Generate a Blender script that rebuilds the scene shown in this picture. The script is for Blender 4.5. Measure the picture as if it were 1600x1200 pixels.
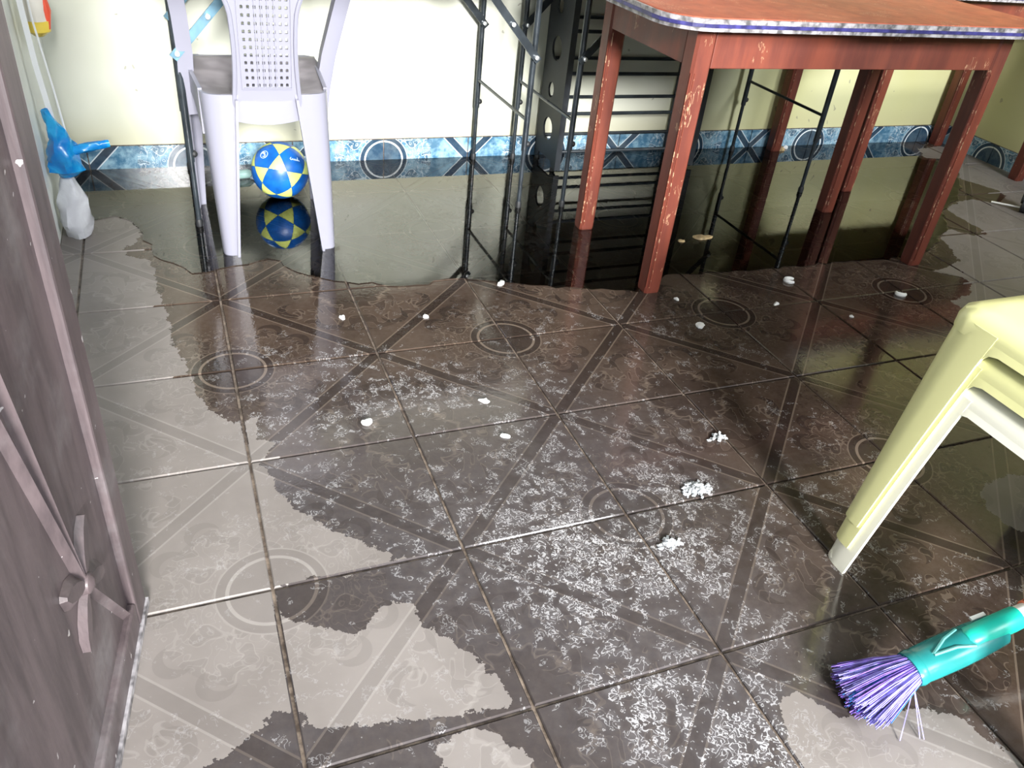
import bpy, bmesh, math, random
import numpy as np
from mathutils import Vector, Matrix
from mathutils.geometry import tessellate_polygon

for o in list(bpy.data.objects):
    bpy.data.objects.remove(o, do_unlink=True)
scene = bpy.context.scene
COL = scene.collection
T = 1.0 / 3.0            # one floor tile in metres; layout below is written in tile units
random.seed(7)

# ------------------------------------------------------------------ camera
cam_d = bpy.data.cameras.new('camera')
cam = bpy.data.objects.new('camera', cam_d)
COL.objects.link(cam)
cam_d.sensor_fit = 'HORIZONTAL'
cam_d.sensor_width = 36.0
cam_d.lens = 36.0 * 1259.2 / 1600.0
cam_d.clip_start = 0.02
_a, _b, _c = -0.432612, 0.972928, 0.114736
_R = Matrix.Rotation(_a, 3, 'Z') @ Matrix.Rotation(_b, 3, 'X') @ Matrix.Rotation(_c, 3, 'Z')
cam.matrix_world = Matrix.Translation(Vector((-0.15012, -5.8646, 3.20216)) * T) @ _R.to_4x4()
scene.camera = cam

# ------------------------------------------------------------------ light
world = bpy.data.worlds.new('daylight')
scene.world = world
world.use_nodes = True
bg = world.node_tree.nodes['Background']
bg.inputs[0].default_value = (0.86, 0.93, 1.0, 1)
bg.inputs[1].default_value = 1.7

def area(name, loc, aim, sx, sy, power, col, spread=180):
    l = bpy.data.lights.new(name, 'AREA')
    l.shape = 'RECTANGLE'; l.size = sx; l.size_y = sy
    l.energy = power; l.color = col; l.spread = math.radians(spread)
    o = bpy.data.objects.new(name, l)
    COL.objects.link(o)
    o.location = Vector(loc)
    o.rotation_euler = (Vector(aim) - Vector(loc)).to_track_quat('-Z', 'Y').to_euler()
    return o
# daylight entering by the open doorway and by an added, unseen window
area('doorway_daylight', (-0.2, -12.0, 4.5), (0.9, 0.0, 0.3), 2.4, 1.4, 660, (1.0, 0.985, 0.96), 60)
area('added_window_light', (2.7, -4.2, 3.0), (2.3, 0.3, 0.2), 2.0, 1.2, 175, (0.94, 0.97, 1.0), 110)

try:                      # short light paths are enough for this room
    cy = scene.cycles
    cy.max_bounces = 5; cy.diffuse_bounces = 3; cy.glossy_bounces = 3; cy.transmission_bounces = 2; cy.transparent_max_bounces = 6
    cy.use_adaptive_sampling = True; cy.adaptive_threshold = 0.06
    cy.caustics_reflective = False; cy.caustics_refractive = False
except Exception:
    pass
vs = scene.view_settings
vs.view_transform = 'Standard'
vs.look = 'None'
vs.gamma = 1.0
vs.use_curve_mapping = False
vs.exposure = -0.12

# ------------------------------------------------------------------ node helper
class E:
    """tiny expression wrapper around shader math nodes"""
    tree = None
    def __init__(s, v): s.v = v
    @staticmethod
    def op(o, *args, clamp=False):
        n = E.tree.nodes.new('ShaderNodeMath'); n.operation = o; n.use_clamp = clamp
        for i, a in enumerate(args):
            if isinstance(a, E): a = a.v
            if isinstance(a, (int, float)): n.inputs[i].default_value = a
            else: E.tree.links.new(a, n.inputs[i])
        return E(n.outputs[0])
    def __add__(s, o): return E.op('ADD', s, o)
    __radd__ = __add__
    def __sub__(s, o): return E.op('SUBTRACT', s, o)
    def __rsub__(s, o): return E.op('SUBTRACT', o, s)
    def __mul__(s, o): return E.op('MULTIPLY', s, o)
    __rmul__ = __mul__
    def __truediv__(s, o): return E.op('DIVIDE', s, o)
    def __lt__(s, o): return E.op('LESS_THAN', s, o)
    def __gt__(s, o): return E.op('GREATER_THAN', s, o)
    def abs(s): return E.op('ABSOLUTE', s)
    def max(s, o): return E.op('MAXIMUM', s, o)
    def min(s, o): return E.op('MINIMUM', s, o)
    def clamp(s): return E.op('ADD', s, 0.0, clamp=True)
    def ramp(s, a, b):      # smooth step from a to b
        n = E.tree.nodes.new('ShaderNodeMapRange'); n.interpolation_type = 'SMOOTHSTEP'
        E.tree.links.new(s.v, n.inputs[0])
        n.inputs[1].default_value = a; n.inputs[2].default_value = b
        return E(n.outputs[0])

def hyp(a, b): return E.op('SQRT', a * a + b * b)

def vec(x, y, z=0.0):
    n = E.tree.nodes.new('ShaderNodeCombineXYZ')
    for i, a in enumerate((x, y, z)):
        if isinstance(a, E): E.tree.links.new(a.v, n.inputs[i])
        else: n.inputs[i].default_value = a
    return n.outputs[0]

def noise(v, scale, detail=2.0, rough=0.5, dist=0.0):
    n = E.tree.nodes.new('ShaderNodeTexNoise')
    n.inputs['Scale'].default_value = scale; n.inputs['Detail'].default_value = detail
    n.inputs['Roughness'].default_value = rough; n.inputs['Distortion'].default_value = dist
    if v is not None: E.tree.links.new(v, n.inputs['Vector'])
    return E(n.outputs[0])

def mixc(f, a, b, mode='MIX'):
    n = E.tree.nodes.new('ShaderNodeMix'); n.data_type = 'RGBA'; n.blend_type = mode
    for i, x in ((0, f), (6, a), (7, b)):
        if isinstance(x, E): x = x.v
        if isinstance(x, (int, float)): n.inputs[i].default_value = x
        elif isinstance(x, tuple): n.inputs[i].default_value = (x[0], x[1], x[2], 1)
        else: E.tree.links.new(x, n.inputs[i])
    return n.outputs[2]

def setin(n, key, val):
    if isinstance(val, E): val = val.v
    if isinstance(val, tuple): n.inputs[key].default_value = (val[0], val[1], val[2], 1)
    elif isinstance(val, (int, float)): n.inputs[key].default_value = val
    else: E.tree.links.new(val, n.inputs[key])

def new_mat(name):
    m = bpy.data.materials.new(name); m.use_nodes = True
    E.tree = m.node_tree
    return m, m.node_tree.nodes['Principled BSDF']

def world_xyz():
    g = E.tree.nodes.new('ShaderNodeNewGeometry')
    s = E.tree.nodes.new('ShaderNodeSeparateXYZ')
    E.tree.links.new(g.outputs['Position'], s.inputs[0])
    return E(s.outputs[0]), E(s.outputs[1]), E(s.outputs[2]), g.outputs['Position']

def obj_coord():
    t = E.tree.nodes.new('ShaderNodeTexCoord')
    return t.outputs['Object']

def bump(p, h, strength, dist=0.01):
    b = E.tree.nodes.new('ShaderNodeBump')
    b.inputs['Strength'].default_value = strength; b.inputs['Distance'].default_value = dist
    E.tree.links.new(h.v if isinstance(h, E) else h, b.inputs['Height'])
    E.tree.links.new(b.outputs[0], p.inputs['Normal'])

def plain(name, col, rough=0.5, metal=0.0, var=0.12, scale=9.0, alpha=None, trans=0.0, spec=None):
    m, p = new_mat(name)
    if var < 0.07:                      # uniform paint or plastic
        setin(p, 'Base Color', col); p.inputs['Roughness'].default_value = rough
        return m
    n = noise(obj_coord(), scale, 2, 0.6)
    dark = tuple(c * (1 - var) for c in col); lite = tuple(min(1, c * (1 + var)) for c in col)
    setin(p, 'Base Color', mixc(n.ramp(0.3, 0.7), dark, lite))
    setin(p, 'Roughness', (n * 0.2 + (rough - 0.1)).clamp())
    p.inputs['Metallic'].default_value = metal
    if alpha is not None: p.inputs['Alpha'].default_value = alpha
    if trans: p.inputs['Transmission Weight'].default_value = trans
    if spec is not None: p.inputs['Specular IOR Level'].default_value = spec
    return m

# ------------------------------------------------------------------ printed tile ornament (period of two tiles)
def ornament(x, y):
    """x, y in tile units. returns dark mask, light line mask"""
    a = E.op('PINGPONG', x, 1.0); b = E.op('PINGPONG', y, 1.0)
    d = (a - b).abs() * 0.7071
    r = hyp(a, 1.0 - b)              # ring corner
    q = hyp(1.0 - a, b)              # leaf corner
    band = d < 0.036
    bandl = (d < 0.047) - band
    disc = r < 0.205
    ringl = (r < 0.224) - disc
    ringd = (r < 0.268) - (r < 0.224)
    ringo = (r < 0.277) - (r < 0.268)
    inring = r < 0.277
    out = 1.0 - inring
    v = vec(a, b, 3.7)
    n1 = noise(v, 6.5, 0.6, 0.4, 1.6)
    n2 = noise(vec(a, b, 9.1), 10.0, 0.0, 0.4, 2.2)
    zone = (d > 0.075) * out
    crown = zone * (r < 0.56) * (a - b < 0.0)
    palm = zone * (q < 0.66) * (q > 0.20) * (a - b > 0.0)
    zz = (crown + palm).clamp()
    curl = (n1 > 0.585) * zz
    curll = ((n1 - 0.555).abs() < 0.016) * zz
    scroll = ((n2 - 0.5).abs() < 0.028) * crown
    heart = (q + (n1 - 0.5) * 0.22 < 0.27) * zone
    heartl = ((q + (n1 - 0.5) * 0.22 - 0.29).abs() < 0.010) * zone
    def crescent(cx, cy, ra, ox, oy, rb):
        return (hyp(a - cx, b - cy) < ra) * (hyp(a - (cx + ox), b - (cy + oy)) > rb)
    fish = (crescent(0.50, 0.27, 0.105, 0.045, -0.02, 0.092) + crescent(0.75, 0.50, 0.105, 0.02, -0.045, 0.092)
            + crescent(0.30, 0.53, 0.09, -0.03, 0.035, 0.080) + crescent(0.47, 0.70, 0.09, -0.035, 0.03, 0.080)).clamp()
    dark = (band + disc * 0.9 + ringd + curl * 0.55 + heart * 0.62 + fish * 0.8).clamp()
    light = (bandl * out * 0.75 + ringl + ringo * 0.7 + curll * 0.55 + scroll * 0.5 + heartl * 0.5).clamp()
    return dark, light

# dry islands of the flooded floor (tile units on the floor plan)
DRY_LEFT = [(-1.5, 1.60), (-1.109, 1.64), (-0.917, 1.696), (-0.761, 1.759), (-0.629, 1.624), (-0.532, 1.332), (-0.58, 1.141), (-0.675, 1.08), (-0.66, 0.916), (-0.482, 0.763), (-0.447, 0.581), (-0.445, 0.27), (-0.385, -0.131), (-0.372, -0.506), (-0.313, -0.776), (-0.257, -1.031), (-0.248, -1.274), (-0.139, -1.485), (-0.027, -1.608), (0.083, -1.518), (0.058, -1.801), (0.174, -1.843), (0.077, -2.017), (0.116, -2.271), (0.217, -2.494), (0.358, -2.676), (0.47, -2.807), (0.629, -2.938), (0.737, -2.988), (0.561, -3.003), (0.36, -3.008), (0.139, -2.988), (0.021, -2.98), (-0.005, -3.082), (0.033, -3.182), (0.206, -3.321), (0.343, -3.393), (0.438, -3.315), (0.519, -3.245), (0.622, -3.284), (0.655, -3.4), (0.741, -3.544), (0.823, -3.683), (0.891, -3.805), (0.937, -3.889), (0.906, -3.955), (0.789, -3.958), (0.622, -3.925), (0.46, -3.886), (0.244, -3.85), (0.099, -3.828), (0.042, -3.773), (0.006, -3.688), (-0.053, -3.692), (-0.111, -3.724), (-0.181, -3.77), (-0.324, -3.813), (-0.545, -3.96), (-1.5, -4.3)]
DRY_SMALL = [
    [(0.522, -4.158), (0.542, -4.046), (0.65, -4.019), (0.776, -4.037), (0.814, -4.133), (0.902, -4.207), (0.862, -4.34), (0.502, -4.222)],
    [(2.093, -4.327), (2.222, -4.279), (2.273, -4.349), (2.334, -4.465), (2.538, -4.536), (2.788, -4.563), (2.9, -4.651), (2.958, -4.821), (3.009, -4.917), (2.941, -5.106), (2.018, -4.802), (2.005, -4.562)],
    [(4.364, -3.451), (4.526, -3.367), (4.694, -3.359), (4.901, -3.413), (4.855, -3.646), (4.536, -3.855), (4.318, -3.805), (4.257, -3.692), (4.273, -3.579)]]
DRY_RIGHT = [(12, 3.302), (10.997, 2.55), (10.417, 2.489), (10.28, 2.724), (9.765, 2.657), (9.55, 2.302), (9.948, 2.16), (9.384, 1.486), (9.495, 1.29), (9.6, 1.055), (9.528, 0.891), (9.165, 0.689), (8.904, 0.847), (8.677, 0.837), (8.258, 0.655), (8.213, 0.395), (8.204, 0.106), (8.176, -0.065), (7.927, -0.06), (7.798, 0.151), (7.486, -0.023), (7.316, -0.351), (7.191, -0.575), (6.938, -0.648), (6.635, -0.708), (6.789, -0.793), (6.918, -0.9), (6.881, -1.03), (6.615, -1.216), (6.351, -1.265), (6.338, -1.385), (6.429, -1.524), (6.519, -1.66), (6.822, -1.952), (12, -2.2)]
POOL = [(-1.17, 2.94), (-1.087, 1.835), (-0.916, 1.667), (-0.761, 1.744), (-0.629, 1.61), (-0.532, 1.318), (-0.46, 0.869), (-0.18, 0.486), (0.047, 0.538), (0.446, 0.649), (0.711, 0.299), (1.09, 0.066), (1.552, -0.045), (1.961, -0.004), (2.522, -0.241), (3.117, -0.414), (3.428, -0.546), (3.843, -0.278), (4.939, -0.345), (5.946, -0.356), (6.817, -0.42), (7.425, -0.046), (7.766, 0.138), (8.188, 0.627), (8.696, 0.875), (9.277, 1.407), (9.829, 2.069), (9.449, 2.26), (9.567, 2.566), (9.62, 2.94)]

# ------------------------------------------------------------------ materials
def make_floor_material():
    m, p = new_mat('wet_ceramic_tile')
    wx, wy, wz, pos = world_xyz()
    x = wx / T; y = wy / T
    dark, light = ornament(x, y)
    # wet edge, slightly ragged: each tile carries its distance to the edge of the dry islands
    at = E.tree.nodes.new('ShaderNodeAttribute'); at.attribute_name = 'dry_distance'
    e1 = noise(pos, 24.0, 4, 0.7)
    dry = (E(at.outputs['Fac']) + (e1 - 0.5) * 0.17) > 0.0
    wet = 1.0 - dry
    cloud = noise(pos, 3.2, 4, 0.6)
    grain = noise(pos, 60.0, 3, 0.7)
    base_d = mixc(cloud.ramp(0.35, 0.65), (0.172, 0.153, 0.142), (0.218, 0.196, 0.184))
    base_w = mixc(cloud.ramp(0.35, 0.65), (0.034, 0.022, 0.016), (0.066, 0.045, 0.033))
    grey_sheen = (0.0 - y).ramp(0.9, 2.6) * (3.4 - x).ramp(0.0, 1.5)      # lavender-grey sheen of the wet front left painted in; print fades there
    base_w = mixc(grey_sheen * 0.8, base_w, (0.052, 0.047, 0.050))
    base_w = mixc((grain - 0.35).clamp() * 0.5, base_w, (0.13, 0.105, 0.09))
    col_d = mixc(dark * 0.30, base_d, (0.10, 0.088, 0.082))
    col_d = mixc(light * 0.30, col_d, (0.36, 0.34, 0.32))
    dark_w = dark * (1.0 - grey_sheen * 0.55)
    light_w = light * (1.0 - grey_sheen * 0.5)
    col_w = mixc(dark_w * 0.70, base_w, (0.020, 0.014, 0.012))
    col_w = mixc(light_w * 0.42, col_w, (0.24, 0.19, 0.15))
    col = mixc(wet, col_d, col_w)
    # pale streaks and haze on the front half: doorway glints painted into the colour
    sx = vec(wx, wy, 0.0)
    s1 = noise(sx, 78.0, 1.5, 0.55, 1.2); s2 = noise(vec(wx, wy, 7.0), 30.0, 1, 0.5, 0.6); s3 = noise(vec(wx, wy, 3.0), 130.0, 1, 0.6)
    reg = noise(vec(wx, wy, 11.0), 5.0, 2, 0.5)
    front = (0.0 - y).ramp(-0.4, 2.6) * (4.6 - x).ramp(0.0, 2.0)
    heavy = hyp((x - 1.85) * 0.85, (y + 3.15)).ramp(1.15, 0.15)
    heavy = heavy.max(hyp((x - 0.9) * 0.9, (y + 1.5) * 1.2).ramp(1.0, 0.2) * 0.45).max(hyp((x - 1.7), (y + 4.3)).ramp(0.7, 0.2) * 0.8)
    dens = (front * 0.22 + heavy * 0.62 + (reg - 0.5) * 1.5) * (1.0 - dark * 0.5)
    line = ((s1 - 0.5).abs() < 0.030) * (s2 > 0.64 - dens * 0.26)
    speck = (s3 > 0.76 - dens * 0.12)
    glint_streak = ((line + speck * 0.8).clamp() * front.ramp(0.02, 0.35)).clamp()
    glint_streak = glint_streak * (wet * 0.5 + 0.5) * (0.30 + dens.clamp() * 0.75)
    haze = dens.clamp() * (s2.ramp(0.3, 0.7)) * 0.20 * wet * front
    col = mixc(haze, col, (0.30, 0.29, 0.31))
    col = mixc(glint_streak * 0.8, col, (0.42, 0.415, 0.425))
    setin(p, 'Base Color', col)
    rough = wet * (-0.36) + 0.46 + glint_streak * 0.25 + (grain - 0.5) * 0.05 - wet * y.ramp(-1.4, 0.1) * 0.055
    setin(p, 'Roughness', rough.clamp())
    p.inputs['IOR'].default_value = 1.42
    bump(p, s1, 0.05, 0.004)
    return m

def make_grout():
    m, p = new_mat('floor_grout')
    wx, wy, wz, pos = world_xyz()
    n = noise(pos, 30, 4, 0.7)
    setin(p, 'Base Color', mixc(n.ramp(0.35, 0.7), (0.05, 0.036, 0.028), (0.24, 0.19, 0.15)))
    p.inputs['Roughness'].default_value = 0.5
    return m

def make_blue_tile():
    m, p = new_mat('blue_skirting_tile')
    wx, wy, wz, pos = world_xyz()
    # runs along x on the back wall and along y on the side wall
    u = (wx / T) * ((wy > 2.90 * T)) + (wy / T) * (1.0 - (wy > 2.90 * T))
    dark, light = ornament(u, 1.0 - wz / T)
    n = noise(pos, 30, 5, 0.65)
    base = mixc(n.ramp(0.35, 0.65), (0.055, 0.16, 0.27), (0.28, 0.46, 0.58))
    c = mixc(dark * 0.9, base, (0.018, 0.035, 0.065))
    c = mixc(light * 0.95, c, (0.80, 0.86, 0.88))
    grime = noise(vec(wx, wz, wy), 7, 3, 0.6)
    c = mixc((grime - 0.5).clamp() * 0.9, c, (0.25, 0.22, 0.16))
    setin(p, 'Base Color', c)
    p.inputs['Roughness'].default_value = 0.18
    return m

def make_wall():
    m, p = new_mat('cream_wall_paint')
    wx, wy, wz, pos = world_xyz()
    n = noise(pos, 2.2, 3, 0.6); s = noise(pos, 26, 1, 0.5, 0.6)
    c = mixc(n.ramp(0.3, 0.7), (0.66, 0.68, 0.56), (0.76, 0.77, 0.68))
    # yellower towards the right hand corner, darker ochre band above the skirting
    yel = noise(vec(wx, wy, wz * 0.35), 1.7, 3, 0.5)
    c = mixc((wx / T - 5.0).ramp(0.0, 2.5) * (0.35 + yel * 0.8), c, (0.68, 0.66, 0.28))
    low = (0.62 - wz / T + (n - 0.5) * 0.35).ramp(0.0, 0.40)
    c = mixc(low * 0.42, c, (0.52, 0.47, 0.26))
    chip = (s > 0.735) * (n > 0.48)
    c = mixc(chip * 0.55, c, (0.25, 0.23, 0.18))
    setin(p, 'Base Color', c)
    p.inputs['Roughness'].default_value = 0.75
    return m

def make_red_wood(name='red_brown_varnished_wood', c0=(0.100, 0.022, 0.014), c1=(0.175, 0.040, 0.021), rough=0.36):
    m, p = new_mat(name)
    co = obj_coord()
    mp = E.tree.nodes.new('ShaderNodeMapping'); mp.inputs['Scale'].default_value = (1, 1, 0.16)
    E.tree.links.new(co, mp.inputs[0])
    n = noise(mp.outputs[0], 22, 5, 0.65); big = noise(co, 5, 3, 0.5)
    c = mixc(n.ramp(0.3, 0.75), c0, c1)
    sc = noise(mp.outputs[0], 75, 3, 0.6, 0.4); msk = noise(co, 9, 3, 0.6)
    worn = ((sc - 0.5).abs() < 0.012) * (msk > 0.60)
    spot = noise(co, 19, 2, 0.5) > 0.77
    c = mixc((worn * 0.5 + spot * 0.55).clamp(), c, (0.58, 0.37, 0.22))
    setin(p, 'Base Color', c)
    setin(p, 'Roughness', (big * 0.3 + rough).clamp())
    bump(p, n, 0.08, 0.002)
    return m

def make_worn_edge():
    m, p = new_mat('worn_varnish_edge')
    n = noise(obj_coord(), 40, 4, 0.7)
    setin(p, 'Base Color', mixc((n > 0.56), (0.16, 0.036, 0.02), (0.42, 0.27, 0.17)))
    p.inputs['Roughness'].default_value = 0.5
    return m

def make_door_wood():
    m, p = new_mat('dusty_dark_door_wood')
    co = obj_coord()
    mp = E.tree.nodes.new('ShaderNodeMapping'); mp.inputs['Scale'].default_value = (1, 1, 0.12)
    E.tree.links.new(co, mp.inputs[0])
    n = noise(mp.outputs[0], 26, 5, 0.7); d = noise(co, 6, 5, 0.65); fl = noise(co, 60, 2, 0.5)
    c = mixc(n.ramp(0.3, 0.7), (0.052, 0.040, 0.043), (0.105, 0.080, 0.084))
    c = mixc(d.ramp(0.48, 0.8) * 0.8, c, (0.19, 0.175, 0.18))
    c = mixc((fl > 0.745) * 0.6, c, (0.55, 0.52, 0.52))
    setin(p, 'Base Color', c)
    p.inputs['Roughness'].default_value = 0.48
    bump(p, n + d, 0.2, 0.004)
    return m

def make_water():
    m = bpy.data.materials.new('standing_water'); m.use_nodes = True
    nt = m.node_tree; E.tree = nt
    for n in list(nt.nodes):
        if n.type == 'BSDF_PRINCIPLED': nt.nodes.remove(n)
    out = nt.nodes['Material Output']
    tr = nt.nodes.new('ShaderNodeBsdfTransparent'); tr.inputs[0].default_value = (0.74, 0.70, 0.64, 1)
    gl = nt.nodes.new('ShaderNodeBsdfGlossy'); gl.inputs['Roughness'].default_value = 0.012
    gl.inputs[0].default_value = (1, 1, 1, 1)
    fr = nt.nodes.new('ShaderNodeFresnel'); fr.inputs[0].default_value = 1.60
    wx, wy, wz, pos = world_xyz()
    n = noise(pos, 5.0, 2, 0.5)
    b = nt.nodes.new('ShaderNodeBump'); b.inputs['Strength'].default_value = 0.03; b.inputs['Distance'].default_value = 0.004
    nt.links.new(n.v, b.inputs['Height'])
    nt.links.new(b.outputs[0], gl.inputs['Normal'])
    mx = nt.nodes.new('ShaderNodeMixShader')
    nt.links.new(fr.outputs[0], mx.inputs[0]); nt.links.new(tr.outputs[0], mx.inputs[1]); nt.links.new(gl.outputs[0], mx.inputs[2])
    nt.links.new(mx.outputs[0], out.inputs[0])
    return m

def make_bag(name, col, lite, alpha):
    m, p = new_mat(name)
    n = noise(obj_coord(), 14, 4, 0.6, 0.6)
    setin(p, 'Base Color', mixc(n.ramp(0.35, 0.7), col, lite))
    p.inputs['Roughness'].default_value = 0.22
    p.inputs['Alpha'].default_value = alpha
    p.inputs['Subsurface Weight'].default_value = 0.0
    return m

M = {
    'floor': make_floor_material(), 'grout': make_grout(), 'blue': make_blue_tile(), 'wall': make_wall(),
    'red': make_red_wood(), 'red_top': make_red_wood('orange_red_tabletop_varnish', (0.22, 0.045, 0.022), (0.34, 0.080, 0.036), 0.48), 'worn': make_worn_edge(), 'door': make_door_wood(), 'water': make_water(),
    'ceil': plain('white_ceiling_paint', (0.80, 0.82, 0.86), 0.8, var=0.04),
    'white_wall': plain('white_side_wall_paint', (0.78, 0.80, 0.76), 0.75, var=0.06),
    'grey_plastic': plain('lilac_grey_plastic', (0.235, 0.235, 0.290), 0.34, var=0.06, scale=14),
    'grey_seat': plain('scuffed_grey_plastic_seat', (0.27, 0.25, 0.27), 0.42, var=0.28, scale=10),
    'yellow': plain('pale_yellow_plastic', (0.76, 0.75, 0.37), 0.34, var=0.06, scale=12),
    'cream': plain('cream_white_plastic', (0.88, 0.87, 0.74), 0.34, var=0.04, scale=12),
    'black': plain('black_painted_steel', (0.026, 0.033, 0.040), 0.32, 0.2, var=0.3, scale=20),
    'rack': plain('matt_black_sheet_steel', (0.022, 0.026, 0.032), 0.5, 0.0, var=0.3, scale=20),
    'rubber': plain('black_rubber', (0.015, 0.016, 0.018), 0.55),
    'zinc': plain('zinc_rivet', (0.75, 0.78, 0.80), 0.3, 0.7, var=0.08),
    'brace': plain('blue_grey_brace_steel', (0.10, 0.20, 0.27), 0.35, 0.3, var=0.3, scale=24),
    'board': plain('white_moulded_tabletop', (0.74, 0.75, 0.74), 0.5, var=0.05),
    'blue_edge': plain('violet_blue_edge_stripe', (0.030, 0.028, 0.13), 0.4, var=0.4, scale=40),
    'grey_edge': plain('worn_grey_edge_paint', (0.21, 0.20, 0.21), 0.5, var=0.7, scale=45),
    'ball_blue': plain('ball_blue_panel', (0.006, 0.105, 0.42), 0.35, var=0.25, scale=20),
    'ball_yellow': plain('ball_yellow_panel', (0.66, 0.74, 0.20), 0.4, var=0.15, scale=30),
    'ball_core': plain('ball_seam', (0.02, 0.10, 0.16), 0.6),
    'ball_print': plain('ball_white_print', (0.60, 0.74, 0.88), 0.5),
    'bristle': plain('purple_bristle', (0.17, 0.10, 0.42), 0.5, var=0.4, scale=60),
    'bristle_b': plain('blue_bristle', (0.03, 0.17, 0.46), 0.5, var=0.3, scale=60),
    'bristle_l': plain('lavender_bristle', (0.30, 0.27, 0.62), 0.5, var=0.25, scale=60),
    'teal': plain('teal_broom_cap_plastic', (0.018, 0.25, 0.25), 0.26, var=0.25, alpha=0.86),
    'teal_light': plain('pale_teal_moulding', (0.12, 0.42, 0.40), 0.35, var=0.2),
    'mint': plain('bright_mint_socket_plastic', (0.012, 0.52, 0.40), 0.35, var=0.08),
    'handle_white': plain('white_broom_handle', (0.84, 0.84, 0.80), 0.35, var=0.05),
    'handle_red': plain('orange_red_handle_sleeve', (0.75, 0.20, 0.10), 0.4, var=0.2),
    'flake': plain('white_paper_flake', (0.84, 0.84, 0.84), 0.8, var=0.05),
    'foam': plain('grey_white_lint', (0.45, 0.47, 0.49), 0.85, var=0.25, scale=70),
    'leaf': plain('tan_dead_leaf', (0.40, 0.29, 0.15), 0.7, var=0.35, scale=50),
    'bag_blue': make_bag('blue_plastic_bag', (0.0, 0.20, 0.62), (0.03, 0.48, 0.86), 0.92),
    'bag_white': make_bag('white_plastic_bag', (0.52, 0.52, 0.56), (0.66, 0.67, 0.70), 1.0),
    'cord': plain('white_cotton_strap', (0.82, 0.83, 0.84), 0.8, var=0.05),
    'packet_red': plain('red_packet_film', (0.75, 0.10, 0.05), 0.3, var=0.2),
    'packet_yellow': plain('yellow_packet_film', (0.88, 0.66, 0.10), 0.3, var=0.15),
    'packet_white': plain('pale_packet_film', (0.80, 0.76, 0.68), 0.3, var=0.12),
    'glass_green': plain('pale_green_bottle_plastic', (0.30, 0.48, 0.46), 0.15, alpha=0.7),
}

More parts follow.
